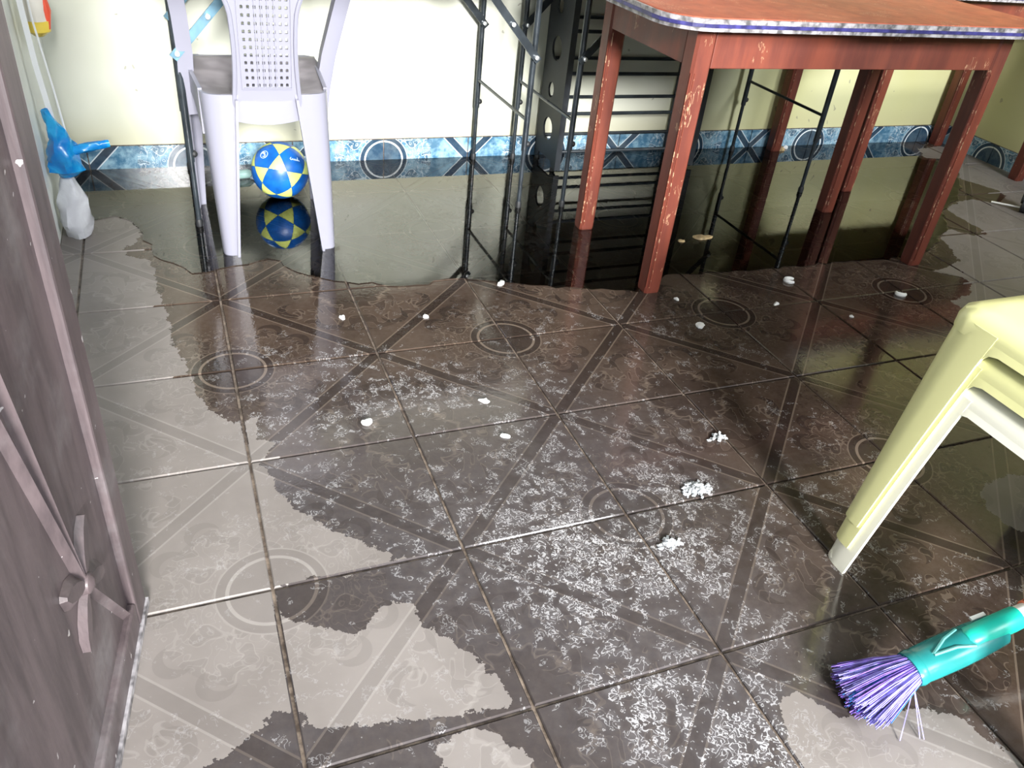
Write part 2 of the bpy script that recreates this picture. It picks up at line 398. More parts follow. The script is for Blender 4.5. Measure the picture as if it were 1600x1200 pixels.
# ------------------------------------------------------------------ mesh helper (tile units in, metres out)
class MB:
    def __init__(s): s.v = []; s.f = []
    def add(s, vs, fs):
        o = len(s.v); s.v += [tuple(q) for q in vs]; s.f += [tuple(i + o for i in f) for f in fs]; return s
    def box(s, a, b):
        (x0, y0, z0), (x1, y1, z1) = a, b
        return s.add([(x0, y0, z0), (x1, y0, z0), (x1, y1, z0), (x0, y1, z0), (x0, y0, z1), (x1, y0, z1), (x1, y1, z1), (x0, y1, z1)],
                     [(0, 3, 2, 1), (4, 5, 6, 7), (0, 1, 5, 4), (1, 2, 6, 5), (2, 3, 7, 6), (3, 0, 4, 7)])
    def loft(s, rings, closed=True, caps=True):
        n = len(rings[0]); o = len(s.v)
        for r in rings: s.v += [tuple(q) for q in r]
        for k in range(len(rings) - 1):
            for i in range(n if closed else n - 1):
                j = (i + 1) % n
                s.f.append((o + k * n + i, o + k * n + j, o + (k + 1) * n + j, o + (k + 1) * n + i))
        if caps and closed:
            s.f.append(tuple(o + i for i in reversed(range(n))))
            s.f.append(tuple(o + (len(rings) - 1) * n + i for i in range(n)))
        return s
    def tube(s, path, r, n=10, rs=None):
        path = [Vector(p) for p in path]; rings = []
        prev = None
        for k, p in enumerate(path):
            t = (path[min(k + 1, len(path) - 1)] - path[max(k - 1, 0)]).normalized()
            if prev is None:
                u = t.orthogonal().normalized()
            else:
                u = (prev - t * prev.dot(t)).normalized()
            prev = u; w = t.cross(u)
            rr = rs[k] if rs else r
            rings.append([p + (u * math.cos(2 * math.pi * i / n) + w * math.sin(2 * math.pi * i / n)) * rr for i in range(n)])
        return s.loft(rings)
    def bar(s, p0, p1, w, h, up=(0, 0, 1)):
        p0, p1, up = Vector(p0), Vector(p1), Vector(up)
        t = (p1 - p0).normalized(); a = t.cross(up).normalized() * (w / 2); b = a.cross(t).normalized() * (h / 2)
        return s.loft([[q + a + b, q - a + b, q - a - b, q + a - b] for q in (p0, p1)])
    def prism(s, poly, z0, z1, holes=(), place=lambda x, y, z: (x, y, z)):
        loops = [list(poly)] + [list(h) for h in holes]
        flat = [q for l in loops for q in l]
        tris = tessellate_polygon([[Vector((x, y, 0)) for x, y in l] for l in loops])
        n = len(flat); o = len(s.v)
        s.v += [tuple(place(x, y, z0)) for x, y in flat] + [tuple(place(x, y, z1)) for x, y in flat]
        for t in tris:
            s.f.append(tuple(o + i for i in t)); s.f.append(tuple(o + n + i for i in reversed(t)))
        b = 0
        for l in loops:
            m = len(l)
            for i in range(m):
                j = (i + 1) % m
                s.f.append((o + b + i, o + b + j, o + n + b + j, o + n + b + i))
            b += m
        return s
    def lathe(s, c, prof, n=24, axis=None):
        ax = Vector(axis).normalized() if axis else Vector((0, 0, 1)); u = ax.orthogonal().normalized(); w = ax.cross(u)
        return s.loft([[Vector(c) + ax * z + (u * math.cos(2 * math.pi * i / n) + w * math.sin(2 * math.pi * i / n)) * r for i in range(n)] for r, z in prof])
    def ball(s, c, r, n=12, sc=(1, 1, 1)):
        c = Vector(c); rings = []
        for k in range(1, n):
            a = math.pi * k / n
            rings.append([c + Vector((sc[0] * r * math.sin(a) * math.cos(2 * math.pi * i / (2 * n)), sc[1] * r * math.sin(a) * math.sin(2 * math.pi * i / (2 * n)), -sc[2] * r * math.cos(a))) for i in range(2 * n)])
        return s.loft(rings)
    def mesh(s, name, mat, smooth=False, pivot=(0, 0, 0)):
        me = bpy.data.meshes.new(name)
        pv = Vector(pivot)
        me.from_pydata([tuple((Vector(q) - pv) * T) for q in s.v], [], s.f)
        bm = bmesh.new(); bm.from_mesh(me)
        bmesh.ops.recalc_face_normals(bm, faces=bm.faces); bm.to_mesh(me); bm.free()
        if smooth:
            me.polygons.foreach_set('use_smooth', [True] * len(me.polygons))
            try: me.set_sharp_from_angle(angle=math.radians(40))
            except Exception: pass
        me.materials.append(M[mat])
        return me
    def build(s, name, mat, parent=None, smooth=False, bevel=0.0, seg=2, pivot=None):
        pv = Vector(pivot) if pivot is not None else (Vector(parent['base']) if parent is not None and 'base' in parent else Vector((0, 0, 0)))
        o = bpy.data.objects.new(name, s.mesh(name, mat, smooth, pv))
        COL.objects.link(o)
        if parent is not None:
            o.parent = parent
        else:
            o.location = pv * T
        if bevel:
            b = o.modifiers.new('bevel', 'BEVEL'); b.width = bevel * T; b.segments = seg; b.limit_method = 'ANGLE'; b.angle_limit = math.radians(35)
        return o

def tag(o, label, cat, group=None):
    o['label'] = label; o['category'] = cat
    if group: o['group'] = group
    return o

def thing(name, label, cat, base, group=None):
    o = bpy.data.objects.new(name, None); COL.objects.link(o)
    o.location = Vector(base) * T
    o.empty_display_size = 0.05
    o['base'] = tuple(float(c) for c in base)
    return tag(o, label, cat, group)

def sub(parent, mb, name, mat, **k):
    """a sub-part: child of a mesh part, in the frame of the part's thing"""
    root = parent.parent if parent.parent is not None else parent
    pv = root['base'] if 'base' in root else (0, 0, 0)
    o = mb.build(name, mat, None, pivot=pv, **k)
    o.location = (0, 0, 0); o.parent = parent
    return o

def struct(o): o['kind'] = 'structure'; return o

def rrect(x0, y0, x1, y1, r, n=6):
    pts = []
    for cx, cy, a0 in ((x1 - r, y1 - r, 0), (x0 + r, y1 - r, 90), (x0 + r, y0 + r, 180), (x1 - r, y0 + r, 270)):
        for k in range(n + 1):
            a = math.radians(a0 + 90 * k / n); pts.append((cx + r * math.cos(a), cy + r * math.sin(a)))
    return pts

def ell(cx, cy, rx, ry, n=20):
    return [(cx + rx * math.cos(2 * math.pi * i / n), cy + ry * math.sin(2 * math.pi * i / n)) for i in range(n)]

# ------------------------------------------------------------------ the room
XL, XR, YB, YF, ZC = -1.18, 10.45, 2.97, -5.45, 7.8
floor = struct(MB().box((XL - 0.3, -8.0, -0.5), (XR + 0.3, YB + 0.3, -0.016)).build('floor', 'grout'))

DRY = [np.array(q) for q in [DRY_LEFT, DRY_RIGHT] + DRY_SMALL]
def dry_distance(P):
    """signed distance (tile units) of floor points to the dry islands, positive inside"""
    best = np.full(len(P), -9.0)
    for poly in DRY:
        A = poly; B = np.roll(poly, -1, axis=0)
        d = B - A
        w = P[:, None, :] - A[None]
        t = np.clip((w * d).sum(-1) / np.maximum((d * d).sum(-1), 1e-9), 0, 1)
        dist = np.sqrt(((w - d * t[..., None]) ** 2).sum(-1)).min(1)
        up = A[None, :, 1] > P[:, 1:2]; up2 = B[None, :, 1] > P[:, 1:2]
        dy = np.where(np.abs(d[:, 1]) < 1e-9, 1e-9, d[:, 1])
        xc = A[None, :, 0] + (P[:, 1:2] - A[None, :, 1]) * (d[:, 0] / dy)[None]
        ins = ((up != up2) & (P[:, 0:1] < xc)).sum(1) % 2 == 1
        best = np.maximum(best, np.where(ins, dist, -dist))
    return np.clip(best, -0.4, 0.4)

def tile_mesh(x, y, w, d, n):
    g = 0.008; b = 0.006
    mb = MB()
    x0, x1, y0, y1 = g, w - g, g, d - g
    mb.loft([[(x0, y0, -0.05), (x1, y0, -0.05), (x1, y1, -0.05), (x0, y1, -0.05)],
             [(x0, y0, -b), (x1, y0, -b), (x1, y1, -b), (x0, y1, -b)],
             [(x0 + b, y0 + b, 0), (x1 - b, y0 + b, 0), (x1 - b, y1 - b, 0), (x0 + b, y1 - b, 0)]])
    mb.f.pop()
    gx = np.linspace(x0 + b, x1 - b, n + 1); gy = np.linspace(y0 + b, y1 - b, n + 1)
    V = [(a, c, 0.0) for c in gy for a in gx]
    mb.add(V, [(j * (n + 1) + i, j * (n + 1) + i + 1, (j + 1) * (n + 1) + i + 1, (j + 1) * (n + 1) + i) for j in range(n) for i in range(n)])
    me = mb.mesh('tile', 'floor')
    at = me.attributes.new('dry_distance', 'FLOAT', 'POINT')
    at.data.foreach_set('value', dry_distance(np.array([(q[0] + x, q[1] + y) for q in mb.v])).astype(np.float32))
    return me
cache = {}
for cx in range(-2, 11):
    for cy in range(-8, 3):
        x0, x1 = max(cx, XL), min(cx + 1, XR); y0, y1 = cy, min(cy + 1, YB)
        if x1 - x0 < 0.05: continue
        gx, gy = np.meshgrid(np.linspace(x0, x1, 12), np.linspace(y0, y1, 12))
        dd = dry_distance(np.stack([gx.ravel(), gy.ravel()], 1))
        if dd.min() > 0.09 or dd.max() < -0.09:      # wholly dry or wholly wet: share one plain mesh
            key = (round(x1 - x0, 3), round(y1 - y0, 3), dd.min() > 0)
            if key not in cache: cache[key] = tile_mesh(x0, y0, x1 - x0, y1 - y0, 1)
            me = cache[key]
        else:                                        # crossed by the wet edge
            me = tile_mesh(x0, y0, x1 - x0, y1 - y0, 22)
        o = bpy.data.objects.new('tile', me); COL.objects.link(o)
        o.location = (x0 * T, y0 * T, random.uniform(-0.0004, 0.0))
        o.parent = floor

struct(MB().box((XL - 0.3, YB, -0.1), (XR + 0.3, YB + 0.3, ZC)).build('wall_back', 'wall'))
struct(MB().box((XL - 0.3, YF - 0.3, -0.1), (XL, YB, ZC)).build('wall_left', 'white_wall'))
struct(MB().box((XR, YF - 0.3, -0.1), (XR + 0.3, YB, ZC)).build('wall_right', 'wall'))
# front wall with the doorway the camera looks through and an added, unseen window shaped to light the right side
fw = MB()
DX0, DX1, DZ = -0.95, 3.75, 6.3
WX0, WX1, WZ0, WZ1 = 4.9, 9.9, 3.9, 6.3
fw.box((XL, YF - 0.3, -0.1), (DX0, YF, ZC)); fw.box((DX0, YF - 0.3, DZ), (DX1, YF, ZC))
fw.box((DX1, YF - 0.3, -0.1), (WX0, YF, ZC)); fw.box((WX0, YF - 0.3, -0.1), (WX1, YF, WZ0))
fw.box((WX0, YF - 0.3, WZ1), (WX1, YF, ZC)); fw.box((WX1, YF - 0.3, -0.1), (XR, YF, ZC))
struct(fw.build('wall_front', 'white_wall'))
struct(MB().box((XL - 0.3, YF - 0.3, ZC), (XR + 0.3, YB + 0.3, ZC + 0.2)).build('ceiling', 'ceil'))

# blue tiled skirting, one piece per floor tile
bb = struct(MB().box((XL, YB - 0.012, 0.0), (XR, YB, 0.238)).build('baseboard_back', 'grout'))
for cx in range(-2, 11):
    x0, x1 = max(cx, XL), min(cx + 1, XR - 0.03)
    mb = MB().box((x0 + 0.006, YB - 0.030, 0.0), (x1 - 0.006, YB - 0.012, 0.232))
    mb.build('tile', 'blue', bb)
br = struct(MB().box((XR - 0.012, YF, 0.0), (XR, YB - 0.03, 0.262)).build('baseboard_right', 'grout'))
for cy in range(-6, 3):
    y0, y1 = max(cy, YF), min(cy + 1, YB - 0.03)
    MB().box((XR - 0.030, y0 + 0.006, 0.0), (XR - 0.012, y1 - 0.006, 0.256)).build('tile', 'blue', br)

# standing water
def build_pool():
    pts = []
    rnd = random.Random(3)
    n = len(POOL)
    for i in range(n):
        (x0, y0), (x1, y1) = POOL[i], POOL[(i + 1) % n]
        L = math.hypot(x1 - x0, y1 - y0); k = max(1, int(L / 0.10))
        straight = (y0 > 2.9 and y1 > 2.9)
        for j in range(1 if straight else k):
            t = j / k; jit = 0 if straight or j == 0 else 0.035
            pts.append((x0 + (x1 - x0) * t + rnd.uniform(-jit, jit), y0 + (y1 - y0) * t + rnd.uniform(-jit, jit)))
    mb = MB()
    tris = tessellate_polygon([[Vector((x, y, 0)) for x, y in pts]])
    mb.add([(x, y, 0.006) for x, y in pts], [tuple(t) for t in tris])
    o = mb.build('puddle', 'water')
    bm = bmesh.new(); bm.from_mesh(o.data)
    for f in bm.faces:
        if f.normal.z < 0: f.normal_flip()
    bm.to_mesh(o.data); bm.free()
    tag(o, 'shallow pool of still dirty water mirroring the back wall and furniture legs', 'puddle')
build_pool()

# ------------------------------------------------------------------ red wooden tables
def red_table(label, x0, x1, y0, y1):
    """x0..x1, y0..y1: outer faces of the legs"""
    t = thing('wooden_table', label, 'table', ((x0 + x1) / 2, (y0 + y1) / 2, 0), 'red wooden tables')
    w = 0.165
    zt, zb, za = 2.262, 2.185, 1.885
    for lx, sx in ((x0, 1), (x1, -1)):
        for ly, sy in ((y0, 1), (y1, -1)):
            cx, cy = lx + sx * w / 2, ly + sy * w / 2
            def ring(z, h, c):
                return [(cx + h - c, cy - h, z), (cx + h, cy - h + c, z), (cx + h, cy + h - c, z), (cx + h - c, cy + h, z),
                        (cx - h + c, cy + h, z), (cx - h, cy + h - c, z), (cx - h, cy - h + c, z), (cx - h + c, cy - h, z)]
            leg = MB().loft([ring(0.0, w * 0.44, 0.02), ring(0.03, w * 0.46, 0.02), ring(za, w / 2, 0.02), ring(zb, w / 2, 0.02)]).build('leg', 'red', t)
            for k in (-1, 1):       # pale worn bead lines down the arrises
                bd = MB().tube([(cx - sx * 0 - (w / 2) * 0.93 + (0.0 if k < 0 else 0.03), cy - (w / 2) * (0.93 if k < 0 else 1.0), 0.06),
                                (cx - (w / 2) * 0.97 + (0.0 if k < 0 else 0.03), cy - (w / 2) * (0.97 if k < 0 else 1.03), za - 0.03)], 0.0045, 5)
                sub(leg, bd, 'bead', 'worn')
    i = 0.012; th = 0.05
    MB().box((x0 + w, y0 + i, za), (x1 - w, y0 + i + th, zb)).build('apron', 'red', t, bevel=0.006)
    MB().box((x0 + w, y1 - i - th, za), (x1 - w, y1 - i, zb)).build('apron', 'red', t, bevel=0.006)
    MB().box((x0 + i, y0 + w, za), (x0 + i + th, y1 - w, zb)).build('apron', 'red', t, bevel=0.006)
    MB().box((x1 - i - th, y0 + w, za), (x1 - i, y1 - w, zb)).build('apron', 'red', t, bevel=0.006)
    ov = 0.20
    X0, X1, Y0, Y1 = x0 - ov * 1.7, min(x1 + ov * 1.7, XR - 0.03), y0 - ov, min(y1 + ov, YB - 0.045)
    top = MB().prism(rrect(X0 + 0.02, Y0 + 0.02, X1 - 0.02, Y1 - 0.02, 0.30), zb + 0.004, zt + 0.012).build('tabletop', 'red_top', t, bevel=0.008)
    o1 = rrect(X0, Y0, X1, Y1, 0.32); i1 = rrect(X0 + 0.03, Y0 + 0.03, X1 - 0.03, Y1 - 0.03, 0.29)
    sub(top, MB().prism(o1, zb, zb + 0.026, [i1]), 'edge_strip', 'grey_edge')
    o2 = rrect(X0 - 0.006, Y0 - 0.006, X1 + 0.006, Y1 + 0.006, 0.326)
    e = sub(top, MB().prism(o2, zb + 0.026, zb + 0.050, [i1]), 'edge_stripe', 'blue_edge')
    e['label'] = 'violet blue painted stripe'
    sub(top, MB().prism(o1, zb + 0.050, zt + 0.004, [i1]), 'edge_strip', 'grey_edge')
    return t
red_table('scuffed red wooden table with blue-striped edge, nearest the camera', 3.455, 6.665, -0.575, 0.93)
red_table('red wooden table pushed into the right back corner behind the first table', 7.24, 10.34, 1.30, 2.90)

# ------------------------------------------------------------------ folding tables
def folding_table(label, xl, xr, yr, yf, right_dir=1):
    t = thing('folding_table', label, 'table', ((xl + xr) / 2, (yr + yf) / 2, 0), 'black legged folding tables')
    r = 0.030
    zt = 2.17
    MB().prism(rrect(xl - 0.18, yf - 0.16, xr + 0.18, min(yr + 0.06, YB - 0.02), 0.06), zt, zt + 0.12).build('tabletop', 'board', t, bevel=0.02)
    for x, s in ((xl, 1), (xr, -1)):
        for y in (yr, yf):
            leg = MB().tube([(x, y, 0.02), (x, y, 0.62)], 0.022, 10)
            leg.tube([(x, y, 0.60), (x, y, zt)], r, 12)
            lg = leg.build('leg', 'black', t, smooth=True)
            sub(lg, MB().lathe((x, y, 0), [(0.03, 0), (0.032, 0.05), (0.026, 0.07)], 12), 'foot_cap', 'rubber', smooth=True)
            sub(lg, MB().ball((x + 0.03, y, 0.665), 0.030, 6), 'knob', 'rubber', smooth=True)
            # diagonal brace to the middle of the table underside
            a = Vector((x, y - 0.045, 1.50)); d = Vector((s * 0.62, 0, zt - 1.50)); b = a + d
            br = MB().bar(a - d.normalized() * 0.05, b, 0.070, 0.018, (0, -1, 0)).build('brace', 'brace' if (x == xl and s == 1 and xl < 1) else 'black', t)
            for k in (0.0, 0.42):
                q = a + d * k
                sub(br, MB().lathe(q + Vector((0, -0.045, 0)), [(0.006, -0.004), (0.020, 0.0), (0.020, 0.016), (0.0205, 0.03)], 10, (0, 1, 0)), 'rivet', 'zinc')
        MB().tube([(x, yr, 0.90), (x, yf, 0.90)], 0.017, 8).build('crossbar', 'black', t, smooth=True)
folding_table('folding table above the ball and grey chair, thin black steel legs', -0.06, 3.05, 2.87, 1.42)
folding_table('folding table above the shoe rack, thin black steel legs, behind the red table', 3.53, 6.66, 2.83, 1.38)

# ------------------------------------------------------------------ shoe rack
def shoe_rack():
    t = thing('shoe_rack', 'black metal rack with round-holed end panels and thin rods against back wall', 'rack', (4.8, 2.6, 0))
    for x in (3.86, 5.66):
        holes = []
        for k in range(3):
            holes.append(ell(2.63, 0.42 + 0.88 * k, 0.125, 0.130))
            if k < 2: holes.append(ell(2.66, 0.85 + 0.88 * k, 0.075, 0.085, 14))
        out = [(2.32, 0.03), (2.42, 0.03), (2.46, 0.10), (2.80, 0.10), (2.84, 0.03), (2.92, 0.03), (2.92, 2.40), (2.32, 2.40)]
        pn = MB().prism(out, x - 0.012, x + 0.012, holes, place=lambda a, b, c: (c, a, b)).build('end_panel', 'rack', t)
        sub(pn, MB().box((x - 0.02, 2.295, 0.04), (x + 0.05, 2.322, 2.40)), 'flange', 'rack')
        for y in (2.40, 2.85):
            sub(pn, MB().lathe((x, y, 0), [(0.03, 0.0), (0.03, 0.035)], 10), 'foot_cap', 'rubber')
    for k in range(5):
        z = 0.25 + 0.435 * k
        MB().tube([(3.86, 2.84, z + 0.03), (5.66, 2.84, z + 0.03)], 0.020, 8).build('rod', 'black', t, smooth=True)
        MB().tube([(3.86, 2.40, z - 0.03), (5.66, 2.40, z - 0.03)], 0.020, 8).build('rod', 'black', t, smooth=True)
shoe_rack()

# ------------------------------------------------------------------ moulded plastic chairs
def shell_leg(top, bot, out, back, wt, wb, n=9, th=0.022, zs=None, flip=1):
    """curved shell leg: quarter-elliptic section that wraps a chair corner.
    top/bot: corner point; out: +-1 in x (outer side), back: +-1 in y (outer side); wt/wb: section size at top and bottom"""
    rings = []
    for k in range(9):
        f = k / 8; g = f ** 0.85
        c = Vector(top) * (1 - f) + Vector(bot) * f
        w = [wt[i] * (1 - g) + wb[i] * g for i in (0, 1)]
        outer, inner = [], []
        for i in range(n):
            a = math.pi / 2 * i / (n - 1)
            # superellipse arc from inner end of the back face round to inner end of the side face
            ca, sa = math.cos(a) ** 0.5, math.sin(a) ** 0.5
            outer.append(c + Vector((out * (-w[0] + w[0] * sa), back * (-w[1] + w[1] * ca), 0)))
            inner.append(c + Vector((out * (-w[0] + (w[0] - th) * sa), back * (-w[1] + (w[1] - th) * ca), 0)))
        rings.append(outer + inner[::-1])
    return MB().loft(rings)

def grey_chair():
    t = thing('plastic_chair', 'lilac grey plastic armchair with perforated back, facing the wall over the ball', 'chair', (0.53, 1.35, 0))
    cx = 0.535
    # seat: dished slab
    nx, ny = 14, 12
    def sp(u, v):   # u -1..1, v 0 (rear) ..1 (front)
        hw = 0.47 + 0.09 * v
        x = cx + 0.0 + u * hw; y = 0.80 + v * 1.13
        z = 1.34 + 0.05 * v - 0.07 * (1 - u * u) * math.sin(math.pi * min(1, v * 1.1)) - (0.06 * max(0, (v - 0.85) / 0.15) ** 2)
        return x, y, z
    mb = MB()
    tp = [[sp(-1 + 2 * i / nx, j / ny) for i in range(nx + 1)] for j in range(ny + 1)]
    V = [q for row in tp for q in row]; N = len(V)
    V += [(x, y, z - 0.035) for x, y, z in V]
    F = []
    W = nx + 1
    for j in range(ny):
        for i in range(nx):
            a = j * W + i
            F.append((a, a + 1, a + W + 1, a + W)); F.append((N + a, N + a + W, N + a + W + 1, N + a + 1))
    edge = [i for i in range(W)] + [j * W + nx for j in range(1, ny + 1)] + [ny * W + i for i in range(nx - 1, -1, -1)] + [j * W for j in range(ny - 1, 0, -1)]
    for k in range(len(edge)):
        a, b = edge[k], edge[(k + 1) % len(edge)]
        F.append((a, N + a, N + b, b))
    mb.add(V, F); mb.build('seat', 'grey_seat', t, smooth=True)
    # aprons
    ap = MB()
    rings = []
    for k in range(13):
        f = -1 + 2 * k / 12
        x = cx + f * 0.34; y = 0.70 + 0.04 * f * f; zb = 1.13 + 0.05 * f * f
        rings.append([(x, y, zb), (x, y - 0.0, 1.31), (x, y + 0.03, 1.33), (x, y + 0.03, zb)])
    ap.loft(rings).build('rear_apron', 'grey_plastic', t, smooth=True)
    for s in (-1, 1):
        rings = []
        for k in range(13):
            f = k / 12
            x = cx + s * (0.49 + 0.07 * f); y = 0.86 + f * 1.0; zb = 1.02 + 0.17 * math.sin(math.pi * f)
            rings.append([(x, y, zb), (x, y, 1.37), (x - s * 0.03, y, 1.37), (x - s * 0.03, y, zb)])
        MB().loft(rings).build('side_apron', 'grey_plastic', t, smooth=True)
    rings = []
    for k in range(13):
        f = -1 + 2 * k / 12
        x = cx + f * 0.5; zb = 1.20 - 0.10 * abs(f) ** 3
        rings.append([(x, 1.93, zb), (x, 1.93, 1.36), (x, 1.90, 1.36), (x, 1.90, zb)])
    MB().loft(rings).build('front_apron', 'grey_plastic', t, smooth=True)
    # legs
    for s, bx in ((-1, 0.095), (1, 1.045)):
        lg = shell_leg((cx + s * 0.49, 0.70, 1.36), (bx, 0.755, 0.0), s, -1, (0.28, 0.30), (0.125, 0.16)).build('leg', 'grey_plastic', t, smooth=True)
        # raised flange along the inner rear edge
        sub(lg, MB().bar((cx + s * 0.225, 0.685, 1.33), (bx - s * 0.118, 0.742, 0.0), 0.022, 0.05, (0, -1, 0)), 'flange', 'grey_plastic')
    for s, bx in ((-1, -0.045), (1, 1.085)):
        shell_leg((cx + s * 0.565, 1.95, 1.36), (bx, 1.93, 0.0), s, 1, (0.15, 0.30), (0.075, 0.10)).build('leg', 'grey_plastic', t, smooth=True)
    # back splat leaning towards the viewer
    lean = -0.20
    def pb(x, z, d): return (x, 0.735 + (z - 1.2) * lean + d, z)
    def half(z):
        return 0.252 - 0.03 * math.sin(math.pi * min(1, max(0, (z - 1.25) / 0.9))) + 0.30 * max(0, (z - 1.95) / 0.6) ** 1.6
    zs = [1.24 + 0.06 * k for k in range(21)]
    outl = [(cx + 0.005 + half(z), z) for z in zs] + [(cx + 0.005 - half(z), z) for z in reversed(zs)]
    holes = []
    rows = 17; colsn = 8
    for r_ in range(rows):
        z = 1.435 + r_ * 0.057
        for c_ in range(colsn):
            x = cx + 0.012 + (c_ - 3.5) * 0.0435 * (1 + 0.10 * (r_ / rows - 0.4))
            holes.append([(x - 0.010, z - 0.012), (x + 0.010, z - 0.012), (x + 0.010, z + 0.010), (x, z + 0.014), (x - 0.010, z + 0.010)])
    sp_ = MB().prism(outl, 0.0, 0.028, holes, place=pb).build('back_splat', 'grey_plastic', t)
    # raised border and vertical ribs of the lattice
    fr = [(cx + 0.012 + 0.188 - 0.004 * 0, 1.405), (cx + 0.012 + 0.195, 2.44), (cx + 0.012 - 0.195, 2.44), (cx + 0.012 - 0.188, 1.405)]
    fi = [(cx + 0.012 + 0.178, 1.415), (cx + 0.012 + 0.185, 2.43), (cx + 0.012 - 0.185, 2.43), (cx + 0.012 - 0.178, 1.415)]
    sub(sp_, MB().prism(fr, -0.014, 0.002, [fi], place=pb), 'lattice_frame', 'grey_plastic')
    for k in range(4):
        x = cx + 0.012 + (k - 1.5) * 0.0435
        sub(sp_, MB().bar(pb(x, 1.415, -0.004), pb(x * 1.0 + (k - 1.5) * 0.003, 2.43, -0.004), 0.007, 0.012, (0, -1, 0)), 'rib', 'grey_plastic')
    for s in (-1, 1):
        z0 = [z for z in zs if z < 2.46]
        sub(sp_, MB().tube([pb(cx + 0.005 + s * half(z), z, 0.0) for z in z0], 0.018, 8), 'rim', 'grey_plastic', smooth=True)
    MB().tube([pb(cx + f * 0.62, 2.52 - 0.10 * f * f, 0.05 + 0.12 * f * f) for f in [-1 + k / 8 for k in range(17)]], 0.05, 10).build('top_rail', 'grey_plastic', t, smooth=True)
    # arms: flat posts sweeping up from the seat sides, then back to the rail
    for s in (-1, 1):
        ex = -0.09 * (s < 0) * -1 + 0.07 * (s > 0)        # the chair stands a little twisted
        path = [(cx + s * 0.535, 1.50, 1.00), (cx + s * 0.555, 1.46, 1.22), (cx + s * 0.575 + ex * 0.4, 1.42, 1.50), (cx + s * 0.62 + ex * 0.8, 1.36, 1.80), (cx + s * 0.655 + ex, 1.30, 2.02),
                (cx + s * 0.665 + ex, 1.16, 2.13), (cx + s * 0.66 + ex, 0.90, 2.18), (cx + s * 0.64 + ex * 0.5, 0.70, 2.30), (cx + s * 0.60, 0.60, 2.44)]
        rings = []
        for k, q in enumerate(path):
            q = Vector(q); tt = (Vector(path[min(k + 1, 8)]) - Vector(path[max(k - 1, 0)])).normalized()
            u = Vector((s, 0, 0)); u = (u - tt * u.dot(tt)).normalized(); w = tt.cross(u)
            hw = 0.050; hx = 0.060
            rings.append([q + u * hx + w * hw, q + u * hx - w * hw, q + u * 0.01 - w * (hw + 0.012), q - u * hx - w * hw, q - u * hx + w * hw])
        MB().loft(rings).build('arm', 'grey_plastic', t, smooth=True)
grey_chair()

def stack_chair(label, mat, dz, first):
    """armless moulded chair; front legs towards +y, so the nearest visible corner is its front left leg"""
    t = thing('plastic_chair', label, 'chair', (3.83, -4.33, dz), 'stacked plastic chairs')
    x0, x1, yf, yr = 3.045, 4.62, -3.610, -5.06
    cx = (x0 + x1) / 2
    H = 1.335
    def P(x, y, z): return (x, y, z + dz)
    # seat with softly rolled edges
    rings = []
    for ins, z in ((0.0, H - 0.13), (0.0, H - 0.075), (0.012, H - 0.035), (0.05, H - 0.008), (0.12, H), (0.25, H - 0.012), (0.45, H - 0.02)):
        rings.append([P(x, y, z) for x, y in rrect(x0 + ins, yr + ins, x1 - ins, yf - ins, max(0.11 - ins * 0.2, 0.03), 6)])
    inner = []
    mb = MB().loft(rings, caps=False)
    n = len(rings[0]); o = len(rings) - 1
    mb.f.append(tuple(o * n + i for i in range(n)))
    mb.build('seat', mat, t, smooth=True)
    # skirts between the legs: straight lower edge, rounded into each leg
    zb = H - 0.135
    th = 0.02
    def skirt(a, b, nrm):
        a, b, nrm = Vector(a), Vector(b), Vector(nrm)
        r = []
        for k in range(17):
            f = 0.5 - 0.5 * math.cos(math.pi * k / 16); q = a.lerp(b, f)
            e = min(f, 1 - f) * (b - a).length
            low = zb - 0.07 * max(0.0, 1 - e / 0.07) ** 2
            drop = nrm * 0.007
            r.append([P(q.x, q.y, H - 0.10), P(q.x + drop.x, q.y + drop.y, low), P(q.x + drop.x - nrm.x * th, q.y + drop.y - nrm.y * th, low), P(q.x - nrm.x * th, q.y - nrm.y * th, H - 0.10)])
        return MB().loft(r)
    skirt((x0, yf - 0.24, 0), (x0, yr + 0.24, 0), (-1, 0, 0)).build('skirt', mat, t, smooth=True)
    skirt((x1, yf - 0.24, 0), (x1, yr + 0.24, 0), (1, 0, 0)).build('skirt', mat, t, smooth=True)
    skirt((x0 + 0.2, yf, 0), (x1 - 0.2, yf, 0), (0, 1, 0)).build('skirt', mat, t, smooth=True)
    skirt((x0 + 0.2, yr, 0), (x1 - 0.2, yr, 0), (0, -1, 0)).build('skirt', mat, t, smooth=True)
    for sx, lx, fx in ((-1, x0, 2.955), (1, x1, 4.72)):
        for sy, ly, fy in ((1, yf, -3.590), (-1, yr, -5.12)):
            lg = shell_leg(P(lx, ly, H - 0.06), P(fx, fy, 0.0), sx, sy, (0.24, 0.30 if first else 0.275), (0.115, 0.165 if first else 0.125), 11, 0.02)
            lg.build('leg', mat, t, smooth=True)
            MBf = MB().lathe(P(fx - sx * 0.055, fy - sy * 0.055, 0.0), [(0.045, 0.0), (0.05, 0.02), (0.045, 0.045)], 12)
            MBf.build('foot', mat, t, smooth=True)
    # backrest
    rings = []
    for k in range(9):
        f = k / 8; z = H - 0.05 + f * 1.15; y = yr + 0.02 - 0.26 * f; hw = 0.56 - 0.07 * f - (0.10 * max(0, f - 0.8) / 0.2)
        row = []
        for i in range(11):
            u = -1 + 0.2 * i; row.append(P(cx + u * hw, y - 0.07 * (1 - u * u), z))
        row += [(a, b + 0.03, c) for a, b, c in reversed(row)]
        rings.append(row)
    MB().loft(rings).build('backrest', mat, t, smooth=True)
stack_chair('cream white plastic chair, lowest of the stack at the right edge', 'cream', 0.0, True)
